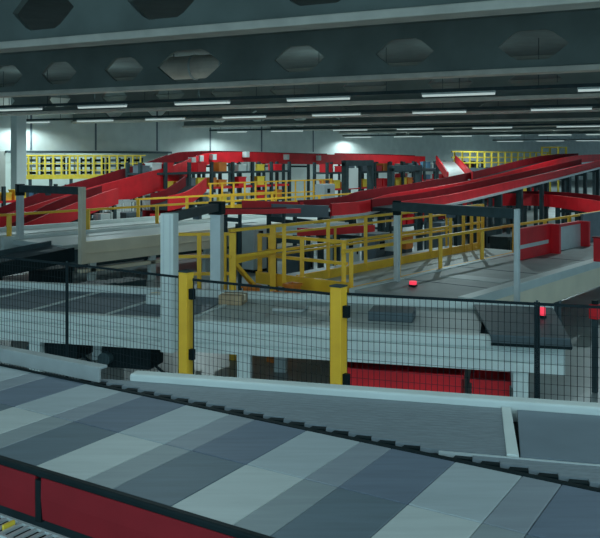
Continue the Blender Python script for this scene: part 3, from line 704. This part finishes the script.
rack(42, -22.0, 12.5, .5, 2.6, 3, 'rack of totes under the rising red conveyors at right', 'on the rack under the rising red conveyors', ['red', 'white', 'slate', 'lemon', 'dark'], seed=19, step=.85)
# red level conveyor and equipment right at the horizon
red_conveyor([atd(345, 164.5, 56), atd(385, 165, 58), atd(425, 166, 60)], 1.2, .72, 'far red conveyor along the horizon, right of the tall one', legs=(.1, .4, .7, .95), rail=False)
# tall dark portals with a white door
def portal(c, L, z1, lab, panel=True):
    t = thing('dark_portal', lab, 'portal', V3(c.x, c.y, 0))
    for s_ in (-1, 1): MB().cbox(c+vv*L/2*s_, vv, ww, .2, .3, .01, z1).build('post', M['dark'], t)
    MB().bar(V3(c.x, c.y, z1)-vv*(L/2+.1), V3(c.x, c.y, z1)+vv*(L/2+.1), .3, .28).build('lintel', M['dark'], t)
    if panel: MB().cbox(c-vv*L*.2, vv, ww, L*.36, .08, z1-1.25, z1-.25).build('white_door', M['wallwhite'], t)
    return t
c = atd(358, 180, 40); portal(c, 2.2, 3.3, 'dark portal holding a white panel in the middle distance')
c = atd(405, 180, 40); portal(c, 2.6, 3.05, 'wide dark portal without panel right of the white-panelled one', False)
for i, (px, d, h, mm_, lab) in enumerate((
    (325, 37, 2.35, 'beltlight2', 'pale grey machine cabinet behind the slate cabinet'),
    (250, 26.0, 1.45, 'dark', 'dark machine cabinet behind the white gantry rear post'),
    (256, 25.2, 1.5, 'white', 'white machine cabinet left of the slate cabinet'),
    (345, 24.5, 1.25, 'white', 'white machine cabinet below the long red conveyor'),
    (376, 20.6, 1.65, 'slate', 'grey machine cabinet left of the dark-topped gantry'),
    (300, 22.0, 1.15, 'charcoal', 'low dark machine cabinet behind the platform railing'),
    (482, 24.0, 1.45, 'dark', 'dark machine cabinet behind the low yellow railing, left of the gantry front post'),
    (505, 23.0, 1.35, 'dark', 'dark machine cabinet just left of the gantry front post'),
    (78, 30.4, 1.45, 'dark', 'dark machine cabinet behind the beige conveyor'),
    (130, 32.0, 1.4, 'charcoal', 'charcoal machine cabinet under the tall red conveyor'),
    (440, 26.0, 1.5, 'slate', 'grey machine cabinet under the rising red conveyor'))):
    c = atd(px, 200, d); c.z = 0
    t = thing('machine_cabinet', lab, 'cabinet', c)
    wd = .55 if d > 22 else .45
    MB().cbox(c, vv, ww, wd*1.5, wd, .1, h).build('body', M[mm_], t, .02)
    MB().cbox(c, vv, ww, wd*1.35, wd*.9, .01, .1).build('plinth', M['black'], t)
    dr_ = MB().cbox(c+ww*(wd/2+.012), vv, ww, wd*1.2, .02, .25, h-.1).build('door', M[mm_], t)
    MB().cbox(c+ww*(wd/2+.035)+vv*wd*.4, vv, ww, .04, .03, h*.5, h*.65).build('handle', M['black'], dr_)
    MB().cbox(c+ww*(wd/2+.03)-vv*wd*.2, vv, ww, .2, .02, h-.4, h-.2).build('display', M['black'], dr_)
for i, (px, d, lab) in enumerate(((112, 33.0, 'white slatted roll cage under the tall red conveyor, left one'), (126, 34.0, 'white slatted roll cage under the tall red conveyor, middle one'), (147, 35.0, 'white slatted roll cage under the tall red conveyor, right one'))):
    c = atd(px, 200, d); c.z = 0
    t = thing('roll_cage', lab, 'roll cage', V3(c.x, c.y, .01))
    MB().cbox(c, vv, ww, .8, .6, .18, .26).build('base', M['dark'], t)
    b_ = MB()
    for k in range(5):
        for sy in (-.28, .28): b_.cbox(c+vv*(-.36+.18*k)+ww*sy, vv, ww, .07, .03, .26, 1.75)
    b_.build('slat_side', M['wallwhite'], t)
    b_ = MB()
    for sy in (-.28, .28): b_.cbox(c+ww*sy, vv, ww, .82, .05, 1.7, 1.78)
    b_.build('top_bar', M['alu'], t)
    for sx in (-.33, .33):
        for sy in (-.24, .24): MB().tube(c+vv*sx+ww*(sy-.02)+UP*.09, c+vv*sx+ww*(sy+.02)+UP*.09, .08, 12).build('wheel', M['black'], t)
    MB().cbox(c, vv, ww, .6, .4, .262, .9).build('load', M['blue' if i == 1 else 'slate'], t)
# white pallets / parcels standing on low lanes
for i, (px, py, d, sz, mname, lab) in enumerate((
    (102, 212, 30.2, .45, 'white', 'white sack parcel hanging below the tall red conveyor, left one'),
    (112, 215, 31.2, .45, 'white', 'white sack parcel below the tall red conveyor, lower right one'),
    (392, 222, 20.5, .3, 'white', 'white box beside the dark-topped gantry rear post'),
    (404, 226, 21, .35, 'orange', 'orange box right of the dark-topped gantry rear post'))):
    c = atd(px, py, d); c.z = 1.02 if d > 25 else 1.2
    t = parcel(V3(c.x, c.y, c.z), vv, ww, sz, sz, sz, M[mname], lab)
    MB().cbox(V3(c.x, c.y, 0), vv, ww, sz*.9, sz*.9, .01, c.z-.002).build('stand', M['charcoal'], t)

# ------------------------------------------------------------------ camera, world
cam = bpy.data.cameras.new('camera'); co = bpy.data.objects.new('camera', cam); COL.objects.link(co)
co.location = (0, 0, ZC); co.rotation_euler = (math.pi/2, 0, 0)
cam.sensor_width = 36; cam.lens = 36*F/600; cam.shift_y = -(269-HY)/600; cam.clip_end = 400
S.camera = co
w = bpy.data.worlds.new('world'); S.world = w; w.use_nodes = True
bg = w.node_tree.nodes['Background']; bg.inputs[0].default_value = (.28, .465, .55, 1); bg.inputs[1].default_value = 2.2
S.view_settings.view_transform = 'Standard'; S.view_settings.look = 'None'; S.view_settings.gamma = 1
S.view_settings.exposure = 0.14
# ------------------------------------------------------------------ turn the whole hall so that the lanes run along an axis
from mathutils import Matrix
bpy.context.view_layer.update()
RZ = Matrix.Rotation(-math.atan2(vv.y, vv.x), 4, 'Z')
for o in S.objects:
    if o.parent is None: o.matrix_world = RZ @ o.matrix_world
